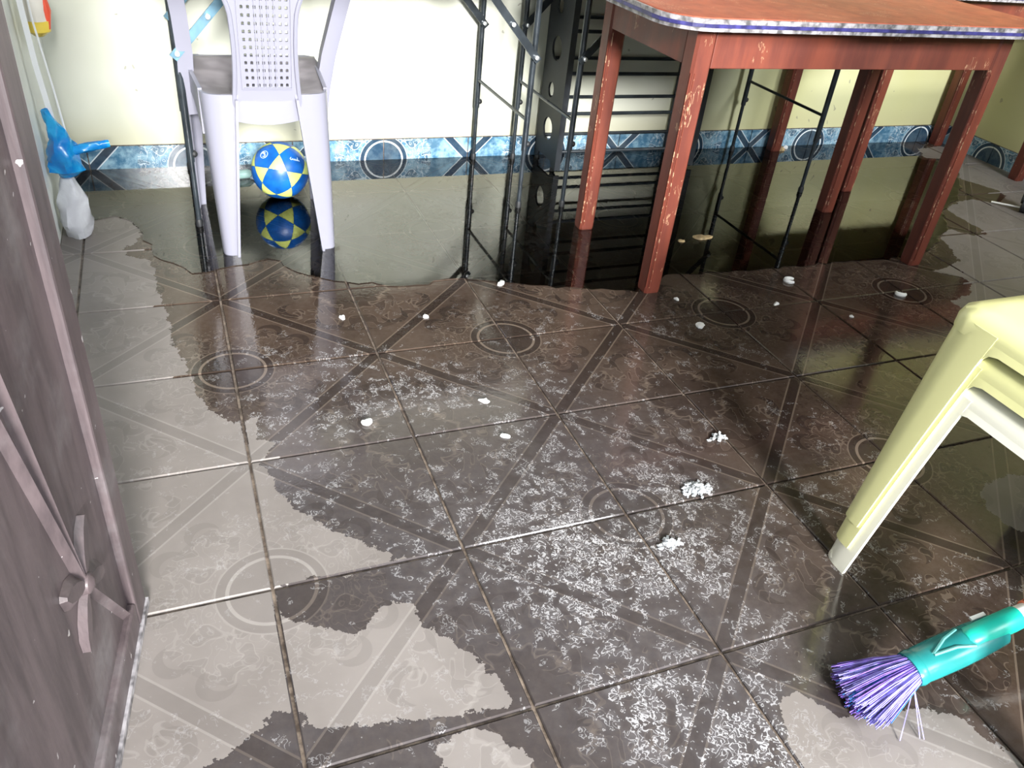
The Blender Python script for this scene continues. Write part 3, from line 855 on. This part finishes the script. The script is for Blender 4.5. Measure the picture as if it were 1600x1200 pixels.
stack_chair('pale yellow plastic chair nested in the middle of the stack at the right edge', 'yellow', 0.160, False)
stack_chair('pale yellow plastic chair on top of the stack at the right edge', 'yellow', 0.320, False)

# ------------------------------------------------------------------ ball
def ball():
    C0 = Vector((0.745, 2.00, 0.276)); R = 0.27
    t = thing('ball', 'blue and yellow football with triangle and pentagon panels under the grey chair', 'ball', (C0.x, C0.y, 0.006))
    # orientation: one pentagon looks at the viewer, a little low and left
    view = (Vector((-0.15012, -5.8646, 3.20216)) - C0).normalized()
    right = view.cross(Vector((0, 0, 1))).normalized() * -1
    right = Vector((0, 0, 1)).cross(view).normalized(); up = view.cross(right).normalized()
    n0 = (view * 0.89 + right * -0.15 + up * -0.43).normalized()
    ax = (right - n0 * right.dot(n0)).normalized(); ay = n0.cross(ax)
    # icosahedron vertices with axis n0 -> pentagon centres
    ph = math.atan(2.0)
    base = math.radians(120)
    cent = [n0]
    for k in range(5):
        a = base + math.radians(72 * k)
        cent.append(n0 * math.cos(ph) + (ax * math.cos(a) + ay * math.sin(a)) * math.sin(ph))
    cent += [-c for c in cent]
    mids = []
    for i in range(12):
        for j in range(i + 1, 12):
            if 0.3 < cent[i].dot(cent[j]) < 0.6: mids.append(((i, j), (cent[i] + cent[j]).normalized()))
    core = MB().ball(C0, R * 0.982, 14).build('bladder', 'ball_core', t, smooth=True)
    def patch(poly, ctr, name, mat):
        mb = MB(); lv = 5
        ctr = ctr.normalized(); poly = [ctr.lerp(p, 0.985) for p in poly]
        for i in range(len(poly)):
            a, b = poly[i], poly[(i + 1) % len(poly)]
            idx = {}
            vs_ = []
            for r in range(lv + 1):
                for c in range(r + 1):
                    f = r / lv; g = c / r if r else 0
                    q = ctr.lerp(a.lerp(b, g), f).normalized()
                    idx[(r, c)] = len(vs_); vs_.append(C0 + q * R)
            fs = []
            for r in range(lv):
                for c in range(r + 1):
                    fs.append((idx[(r, c)], idx[(r + 1, c)], idx[(r + 1, c + 1)]))
                    if c < r: fs.append((idx[(r, c)], idx[(r + 1, c + 1)], idx[(r, c + 1)]))
            mb.add(vs_, fs)
        o = mb.build(name, mat, t, smooth=False)
        bm = bmesh.new(); bm.from_mesh(o.data); bmesh.ops.remove_doubles(bm, verts=bm.verts, dist=1e-5)
        loc = Vector((0, 0, C0.z - 0.006)) * T
        for f in bm.faces:
            if f.normal.dot(f.calc_center_median() - loc) < 0: f.normal_flip()
            f.smooth = True
        bm.to_mesh(o.data); bm.free()
        return o
    for i in range(12):
        ring = [m for (ij, m) in mids if i in ij]
        c = cent[i]; u = (ring[0] - c * ring[0].dot(c)).normalized(); w = c.cross(u)
        ring.sort(key=lambda m: math.atan2(m.dot(w), m.dot(u)))
        patch(ring, c, 'pentagon_panel', 'ball_blue')
    done = set()
    for i in range(12):
        for j in range(i + 1, 12):
            for k in range(j + 1, 12):
                if all(0.3 < cent[a].dot(cent[b]) < 0.6 for a, b in ((i, j), (j, k), (i, k))):
                    tri = [m for (ij, m) in mids if set(ij) <= {i, j, k}]
                    patch(tri, cent[i] + cent[j] + cent[k], 'triangle_panel', 'ball_yellow')
    # print: number in a ring on the upper left panel, scribble on the upper right one
    def best(dx, dy):
        d = (right * dx + up * dy + view * math.sqrt(max(0, 1 - dx * dx - dy * dy))).normalized()
        return max(cent, key=lambda c: c.dot(d))
    def on(c, pts, r, name):
        u = (right - c * right.dot(c)).normalized(); w = c.cross(u)
        MB().tube([C0 + (c + u * (x * 0.34) + w * (y * 0.34)).normalized() * (R + 0.001) for x, y in pts], r, 5).build(name, 'ball_print', t)
    c1 = best(-0.6, 0.55); c2 = best(0.45, 0.35)
    on(c1, [(0.42 * math.cos(a * math.pi / 12), 0.42 * math.sin(a * math.pi / 12)) for a in range(25)], 0.0028, 'printed_ring')
    on(c1, [(-0.16, 0.20), (0.0, 0.26), (0.14, 0.16), (0.0, 0.02), (0.16, -0.12), (0.02, -0.26), (-0.16, -0.18)], 0.0045, 'printed_number')
    on(c2, [(-0.42, 0.16), (-0.55, 0.0), (-0.42, -0.14), (-0.30, -0.05), (-0.34, 0.05), (-0.2, -0.1), (-0.15, 0.05), (-0.05, -0.1), (0.0, 0.06), (0.1, -0.1), (0.14, 0.02),
            (0.24, -0.08), (0.30, 0.30), (0.34, -0.08), (0.44, 0.02), (0.56, -0.04)], 0.0042, 'printed_script')
ball()

# ------------------------------------------------------------------ broom
def broom():
    A = Vector((2.715, -4.445, 0.165)); D = Vector((0.975, -0.01, 0.225)).normalized()
    S = D.cross(Vector((0, 0, 1))).normalized(); U = S.cross(D).normalized()
    t = thing('broom', 'broom with purple bristles, teal cap and mint green socket', 'broom', (2.5, -4.46, 0.0))
    def sec(d, w, h, n=20): return [A + D * d + S * (w * math.cos(2 * math.pi * i / n)) + U * (h * math.sin(2 * math.pi * i / n)) for i in range(n)]
    rr = [(-0.012, 0.066, 0.052), (0.0, 0.080, 0.064), (0.03, 0.085, 0.068), (0.10, 0.088, 0.070), (0.22, 0.090, 0.072), (0.34, 0.088, 0.070), (0.44, 0.082, 0.066), (0.50, 0.076, 0.062), (0.512, 0.066, 0.056)]
    cap = MB().loft([sec(*q) for q in rr]).build('cap', 'teal', t, smooth=True)
    sub(cap, MB().loft([sec(d, w, h) for d, w, h in ((-0.01, 0.084, 0.067), (0.012, 0.090, 0.072), (0.034, 0.087, 0.070))]), 'rim', 'teal', smooth=True)
    sub(cap, MB().tube([A + D * 0.10 + S * 0.01 + U * 0.070, A + D * 0.20 - S * 0.035 + U * 0.066, A + D * 0.29 - S * 0.055 + U * 0.054], 0.008, 6), 'moulded_mark', 'teal_light', smooth=True)
    sub(cap, MB().tube([A + D * 0.10 + S * 0.015 + U * 0.070, A + D * 0.22 + S * 0.025 + U * 0.069, A + D * 0.31 + S * 0.05 + U * 0.056], 0.008, 6), 'moulded_mark', 'teal_light', smooth=True)
    up = A + D * 0.30 + U * 0.035
    so = MB().tube([up, up + D * 0.02, up + D * 0.26, up + D * 0.30], 0.05, 18, [0.040, 0.056, 0.057, 0.055]).build('socket', 'mint', t, smooth=True)
    sub(cap, MB().bar(A + D * 0.40 - S * 0.075 + U * 0.045, A + D * 0.48 - S * 0.072 + U * 0.043, 0.02, 0.012), 'clip', 'handle_white')
    h0 = up + D * 0.29
    hd = MB().tube([h0, h0 + D * 0.02, h0 + D * 3.0, h0 + D * 3.05], 0.05, 16, [0.048, 0.050, 0.046, 0.03]).build('handle', 'handle_white', t, smooth=True)
    sub(hd, MB().tube([h0 + D * 0.07 + U * 0.012 - S * 0.016, h0 + D * 0.5 + U * 0.012 - S * 0.016], 0.04, 12), 'sleeve', 'handle_red', smooth=True)
    # bristles: individual strands fanning down to the floor, three colours as three tufts
    rnd = random.Random(11)
    tufts = {'bristle': MB(), 'bristle_b': MB(), 'bristle_l': MB()}
    for k in range(1000):
        a = rnd.uniform(-1, 1); b = rnd.uniform(-1, 1)
        if a * a + b * b > 1: continue
        p0 = A + D * 0.01 + S * (a * 0.070) + U * (b * 0.056)
        L = rnd.uniform(0.27, 0.37) * (1 - 0.12 * abs(a))
        spread = a * 0.165 + rnd.uniform(-0.02, 0.02)
        tip = A - D * L + S * spread + U * (b * 0.060 - 0.02)
        tip.z = max(0.006, tip.z)
        mid = p0.lerp(tip, 0.5) + Vector((0, 0, rnd.uniform(-0.005, 0.02)))
        key = 'bristle_b' if (abs(a + 0.05) < 0.10 and rnd.random() < 0.5) or rnd.random() < 0.06 else ('bristle_l' if (b > 0.05 and rnd.random() < 0.65) or a > 0.45 else 'bristle')
        tufts[key].tube([p0, mid, tip], 0.003, 3, [0.0038, 0.0036, 0.0026])
    for e1, e2 in (((2.62, -4.68, 0.006), 0.5), ((2.52, -4.66, 0.006), 0.75), ((2.635, -4.69, 0.006), 0.8)):   # stray strands
        tufts['bristle_l'].tube([A + S * 0.065, A + S * 0.075 - D * 0.05, Vector(e1)], 0.0028, 4)
    for key, nm in (('bristle', 'bristles'), ('bristle_b', 'bristles'), ('bristle_l', 'bristles')):
        o = tufts[key].build(nm, key, t); o['kind'] = 'stuff'
broom()

# ------------------------------------------------------------------ open door leaf at the left
def door():
    F0 = Vector((-0.572, -2.93, 0.0)); hinge = Vector((-0.93, -5.40, 0.0))
    along = (hinge - F0).normalized(); W = (hinge - F0).length
    nrm = Vector((0, 0, 1)).cross(along).normalized()
    if nrm.x < 0: nrm = -nrm
    base = F0 + along * (W / 2)
    t = struct(thing('door_1', 'dusty dark brown carved wooden door standing open at the left edge', 'door', base))
    H = 6.1; z0 = 0.03
    def P(u, z, d): return F0 + along * u + nrm * d + Vector((0, 0, z))
    def slab(u0, u1, za, zb, d0, d1):
        return MB().loft([[P(u0, za, d), P(u1, za, d), P(u1, zb, d), P(u0, zb, d)] for d in (d0, d1)])
    slab(0.0, W, z0, H, -0.12, -0.035).build('door_panel', 'door', t)
    # frame: stiles and rails stand proud of the panel
    slab(0.0, 0.16, z0, H, -0.05, 0.0).build('stile', 'door', t, bevel=0.012)
    slab(W - 0.2, W, z0, H, -0.05, 0.0).build('stile', 'door', t, bevel=0.012)
    for a, b in ((z0, 0.20), (2.95, 3.2), (H - 0.25, H)):
        slab(0.16, W - 0.2, a, b, -0.05, -0.002).build('rail', 'door', t, bevel=0.012)
    # pale weather strip under the leaf
    slab(0.0, W, 0.012, 0.05, -0.06, 0.012).build('weather_strip', 'grey_edge', t)
    # carved lattice: crossing ribs with a rosette at each crossing
    def rib(u0, za, u1, zb, w=0.055):
        a, b = P(u0, za, -0.028), P(u1, zb, -0.028)
        MB().loft([[q + s1 * (w / 2) + nrm * (-0.012), q + nrm * 0.022, q - s1 * (w / 2) + nrm * (-0.012)] for q in (a, b) for s1 in [(b - a).cross(nrm).normalized()]]).build('rib', 'door', t)
    for zc in (0.80, 3.85):
        uc = 0.58
        rib(uc, zc, 0.24, zc - 0.58); rib(uc, zc, 0.92, zc + 2.0); rib(uc, zc, 1.12, zc + 1.95)
        rib(1.75, zc, 2.10, zc - 0.58); rib(1.75, zc, 1.42, zc + 2.0); rib(1.75, zc, 1.22, zc + 1.95)
        for cu in (uc, 1.75):
            for k in range(4):
                a = math.pi / 2 * k + 0.62
                du, dz = math.cos(a), math.sin(a)
                rings = []
                for f, w in ((0.03, 0.012), (0.07, 0.045), (0.13, 0.062), (0.20, 0.052), (0.25, 0.012)):
                    c = (cu + du * f, zc + dz * f)
                    rings.append([P(c[0] - dz * w, c[1] + du * w, -0.034), P(c[0] - dz * w * 0.5, c[1] + du * w * 0.5, -0.008), P(c[0] + dz * w * 0.5, c[1] - du * w * 0.5, -0.008), P(c[0] + dz * w, c[1] - du * w, -0.034)])
                MB().loft(rings).build('petal', 'door', t, smooth=True)
            MB().lathe(P(cu, zc, -0.03), [(0.045, 0.0), (0.04, 0.03), (0.015, 0.045)], 12, nrm).build('boss', 'door', t, smooth=True)
door()

# ------------------------------------------------------------------ bags and hanging things at the left wall
def lump(path, rs, n=14, jit=0.12, seed=1, name='x', mat='bag_white', label='', cat='bag', base=(0, 0, 0), parent=None, flat=(1, 1)):
    rnd = random.Random(seed); mb = MB(); rings = []
    prev = None
    path = [Vector(p) for p in path]
    fine, fr_ = [], []
    for k in range(len(path) - 1):
        for j in range(4):
            f = j / 4; fine.append(path[k].lerp(path[k + 1], f)); fr_.append(rs[k] * (1 - f) + rs[k + 1] * f)
    fine.append(path[-1]); fr_.append(rs[-1])
    phase = [rnd.uniform(0, 6.28) for _ in range(6)]
    for k, p in enumerate(fine):
        tt = (fine[min(k + 1, len(fine) - 1)] - fine[max(k - 1, 0)]).normalized()
        u = tt.orthogonal().normalized() if prev is None else (prev - tt * prev.dot(tt)).normalized()
        prev = u; w = tt.cross(u)
        ring = []
        for i in range(n):
            a = 2 * math.pi * i / n
            q = 1 + jit * (math.sin(3 * a + phase[0] + k * 0.5) + 0.7 * math.sin(5 * a + phase[1] - k * 0.8) + rnd.uniform(-0.5, 0.5))
            ring.append(p + (u * math.cos(a) + w * math.sin(a)) * fr_[k] * q)
        rings.append(ring)
    mb.loft(rings)
    return mb

t = thing('plastic_bag', 'crumpled white plastic bag on the floor beside the open door', 'bag', (-1.02, 1.35, 0))
lump([(-1.03, 1.40, 0.0), (-1.04, 1.40, 0.12), (-1.03, 1.42, 0.32), (-1.04, 1.42, 0.50)], [0.10, 0.125, 0.11, 0.05], 16, 0.10, 4).build('bag_body', 'bag_white', t, smooth=True)
t = thing('plastic_bag', 'bright blue knotted plastic bag sitting on the white bag', 'bag', (-1.02, 1.45, 0.5))
lump([(-1.02, 1.45, 0.50), (-1.02, 1.45, 0.56), (-1.03, 1.45, 0.68), (-1.04, 1.45, 0.82), (-1.06, 1.43, 0.94), (-1.09, 1.40, 1.06)], [0.05, 0.12, 0.12, 0.075, 0.045, 0.025], 16, 0.14, 5).build('bag_body', 'bag_blue', t, smooth=True)
lump([(-0.98, 1.45, 0.70), (-0.88, 1.46, 0.725), (-0.78, 1.48, 0.74), (-0.68, 1.50, 0.75)], [0.035, 0.040, 0.036, 0.028], 12, 0.10, 6).build('knot_tail', 'bag_blue', t, smooth=True)
t = thing('strap', 'long white strap hanging down the left wall behind the door', 'strap', (-1.10, 1.35, 0.9))
MB().loft([[(x - 0.02, y, z), (x + 0.02, y, z), (x + 0.02, y - 0.01, z), (x - 0.02, y - 0.01, z)] for x, y, z in ((-1.08, 1.40, 2.60), (-1.09, 1.40, 1.9), (-1.08, 1.41, 1.4), (-1.05, 1.43, 0.95))]).build('band', 'cord', t)
MB().tube([(-1.06, 1.46, 2.60), (-1.04, 1.46, 1.7), (-1.0, 1.46, 1.2), (-0.98, 1.46, 0.85)], 0.008, 6).build('cord', 'cord', t, smooth=True)
t = thing('snack_packet', 'red and yellow shiny packet hanging at the top left corner', 'packet', (-1.0, 1.55, 1.5))
lump([(-1.03, 1.60, 1.56), (-1.03, 1.60, 1.60), (-1.03, 1.60, 1.68)], [0.03, 0.085, 0.098], 14, 0.04, 7).build('packet_base', 'packet_yellow', t, smooth=True)
lump([(-1.03, 1.60, 1.68), (-1.03, 1.60, 1.84), (-1.03, 1.60, 2.00)], [0.098, 0.100, 0.04], 14, 0.04, 8).build('packet_body', 'packet_white', t, smooth=True)
lump([(-0.955, 1.57, 1.62), (-0.950, 1.57, 1.75), (-0.955, 1.57, 1.92)], [0.015, 0.036, 0.02], 10, 0.04, 9).build('packet_print', 'packet_red', t, smooth=True)
MB().tube([(-1.03, 1.60, 1.98), (-1.04, 1.60, 2.60)], 0.006, 6).build('string', 'cord', t)
t = thing('paper_strip', 'short white strip hanging beside the red and yellow packet', 'strip', (-0.86, 1.60, 1.62))
MB().loft([[(x - 0.016, 1.6, z), (x + 0.016, 1.6, z), (x + 0.016, 1.59, z), (x - 0.016, 1.59, z)] for x, z in ((-1.0, 2.6), (-0.97, 1.98), (-0.90, 1.83))]).build('strip_body', 'cord', t)

# little pale bottle behind the ball
t = thing('bottle', 'small pale green plastic bottle lying beside the ball', 'bottle', (0.40, 2.55, 0.0))
MB().lathe((0.36, 2.52, 0.05), [(0.03, 0.0), (0.045, 0.01), (0.047, 0.13), (0.02, 0.17), (0.018, 0.19)], 14, (1, 0.2, 0)).build('bottle_body', 'glass_green', t, smooth=True)
MB().lathe((0.36 + 0.19 * 0.98, 2.52 + 0.038, 0.05), [(0.022, 0.0), (0.022, 0.03)], 10, (1, 0.2, 0)).build('bottle_cap', 'handle_white', t, smooth=True)

# black castor foot at the right edge
t = thing('castor', 'black plastic castor with a thin white rod at the right edge', 'castor', (9.28, 0.46, 0.0))
MB().lathe((9.25, 0.40, 0.085), [(0.03, -0.05), (0.085, -0.045), (0.085, 0.045), (0.03, 0.05)], 18, (0.6, -0.8, 0)).build('wheel', 'rubber', t, smooth=True)
MB().prism(rrect(-0.10, 0.0, 0.14, 0.14, 0.06), -0.062, 0.062, place=lambda a, b, c: (9.28 + a * 0.8 + c * 0.6, 0.43 + a * 0.6 - c * 0.8, 0.10 + b)).build('housing', 'rubber', t, bevel=0.02)
MB().lathe((9.36, 0.49, 0.20), [(0.04, 0.0), (0.04, 0.12)], 12).build('stem', 'rubber', t, smooth=True)
MB().tube([(9.22, 0.44, 0.05), (9.16, 0.56, 0.035), (9.07, 0.72, 0.016)], 0.011, 8).build('rod', 'handle_white', t, smooth=True)

# ------------------------------------------------------------------ litter on the floor
def flake(name, label, mat, x, y, r, seed, ht=0.02, n=11, cat='scrap', group='paper scraps on the wet floor', sx=1.0, z=0.001):
    rnd = random.Random(seed)
    mb = MB(); rot = rnd.uniform(0, 6.28)
    top, bot = [], []
    for i in range(n):
        a = 2 * math.pi * i / n; q = r * (0.8 + 0.16 * math.sin(2 * a + seed) + 0.10 * math.sin(3 * a + seed * 2))
        px, py = q * math.cos(a) * sx, q * math.sin(a)
        X = x + px * math.cos(rot) - py * math.sin(rot); Y = y + px * math.sin(rot) + py * math.cos(rot)
        h = ht * rnd.uniform(0.15, 0.8)
        bot.append((X, Y, z)); top.append((x + (X - x) * 0.9, y + (Y - y) * 0.9, z + h))
    V = bot + top + [(x, y, z + ht)]
    F = [(i, (i + 1) % n, n + (i + 1) % n, n + i) for i in range(n)] + [(n + i, n + (i + 1) % n, 2 * n) for i in range(n)] + [tuple(reversed(range(n)))]
    mb.add(V, F)
    o = mb.build(name, mat, None, pivot=(x, y, 0), smooth=True)
    tag(o, label, cat, group)
def curl(label, x, y, r, seed, turn=4.4):
    pts = [(x + r * math.cos(a) * 1.0, y + r * math.sin(a) * 0.8, 0.012) for a in [seed + turn * k / 10 for k in range(11)]]
    o = MB().tube(pts, 0.018, 8, [0.012 + 0.012 * math.sin(math.pi * k / 10) for k in range(11)]).build('paper_scrap', 'flake', None, pivot=(x, y, 0), smooth=True)
    tag(o, label, 'scrap', 'paper scraps on the wet floor')
curl('curled white paper scrap in front of the red table, right of its front left leg', 4.993, -0.621, 0.05, 0.4)
curl('white paper scrap lying inside a printed tile ring at the right', 5.93, -1.057, 0.045, 2.2, 3.4)
flake('paper_scrap', 'white paper scrap just below the ring in front of the red table leg', 'flake', 3.66, -1.16, 0.055, 21)
flake('paper_scrap', 'tiny white scrap near the middle of the floor, below the faint ring', 'flake', 1.561, -1.746, 0.032, 22, sx=1.5)
curl('small curled white scrap near the left dry edge', 0.74, -1.785, 0.022, 3.0, 4.0)
flake('paper_scrap', 'tiny white scrap on the dark diagonal band left of centre', 'flake', 1.486, -0.565, 0.026, 24, sx=1.5)
flake('paper_scrap', 'tiny white scrap on a tile joint at the centre of the floor', 'flake', 1.566, -2.144, 0.028, 25, sx=1.4)
flake('paper_scrap', 'tiny white scrap right of the foot of the front red table leg', 'flake', 3.698, -0.716, 0.028, 26)
flake('paper_scrap', 'thin white scrap at the edge of the water pool, centre', 'flake', 2.279, -0.147, 0.038, 27, sx=1.6)
flake('paper_scrap', 'tiny white scrap beside the ring, in front of the red table', 'flake', 4.572, -0.972, 0.028, 28, sx=1.7)
flake('paper_scrap', 'tiny white scrap between the two printed rings at the right', 'flake', 5.122, -1.314, 0.022, 29)
flake('paper_scrap', 'tiny pale scrap on the wet tiles in front of the grey chair', 'flake', 0.854, -0.454, 0.032, 30)
def lint(label, x, y, r, seed, n):
    rnd = random.Random(seed); mb = MB()
    for k in range(n):
        a = rnd.uniform(0, 6.28); q = r * rnd.random() ** 1.3
        p = Vector((x + q * math.cos(a) * 1.5, y + q * math.sin(a), rnd.uniform(0.004, 0.022 * (1.1 - q / r))))
        h = rnd.uniform(0, 6.28); pts = [p]
        for j in range(4):
            h += rnd.uniform(-1.6, 1.6)
            pts.append(pts[-1] + Vector((math.cos(h), math.sin(h), 0)) * 0.010)
            pts[-1].z = max(0.003, pts[-1].z + rnd.uniform(-0.004, 0.004))
        mb.tube(pts, 0.004, 4, [0.004, 0.008, 0.010, 0.008, 0.003])
    o = mb.build('lint_clump', 'foam', None, pivot=(x, y, 0))
    tag(o, label, 'lint', 'lint clumps on the wet floor')
lint('largest clump of grey white lint, left of the yellow chair stack', 2.53, -2.93, 0.062, 31, 110)
lint('clump of white lint nearest the bottom, below the largest clump', 2.119, -3.283, 0.036, 32, 30)
lint('thin clump of white lint above the largest clump', 2.95, -2.516, 0.045, 33, 22)
flake('dead_leaf', 'tan dead leaf floating in the pool under the red table', 'leaf', 4.665, 0.399, 0.085, 34, 0.02, 13, 'leaf', 'leaf litter', 1.5, z=0.008)
flake('leaf_crumb', 'small tan crumb floating left of the dead leaf', 'leaf', 4.387, 0.353, 0.035, 35, 0.015, 9, 'leaf', 'leaf litter', 1.4, z=0.008)
flake('plaster_crumb', 'broken pale plaster lump at the foot of the corner table leg by the wall', 'leaf', 7.42, 2.80, 0.07, 36, 0.06, 11, 'rubble', 'plaster rubble', 1.4, z=0.002)
flake('plaster_crumb', 'smaller white plaster crumb beside the lump at the corner table leg', 'flake', 7.54, 2.84, 0.035, 37, 0.05, 9, 'rubble', 'plaster rubble', z=0.002)
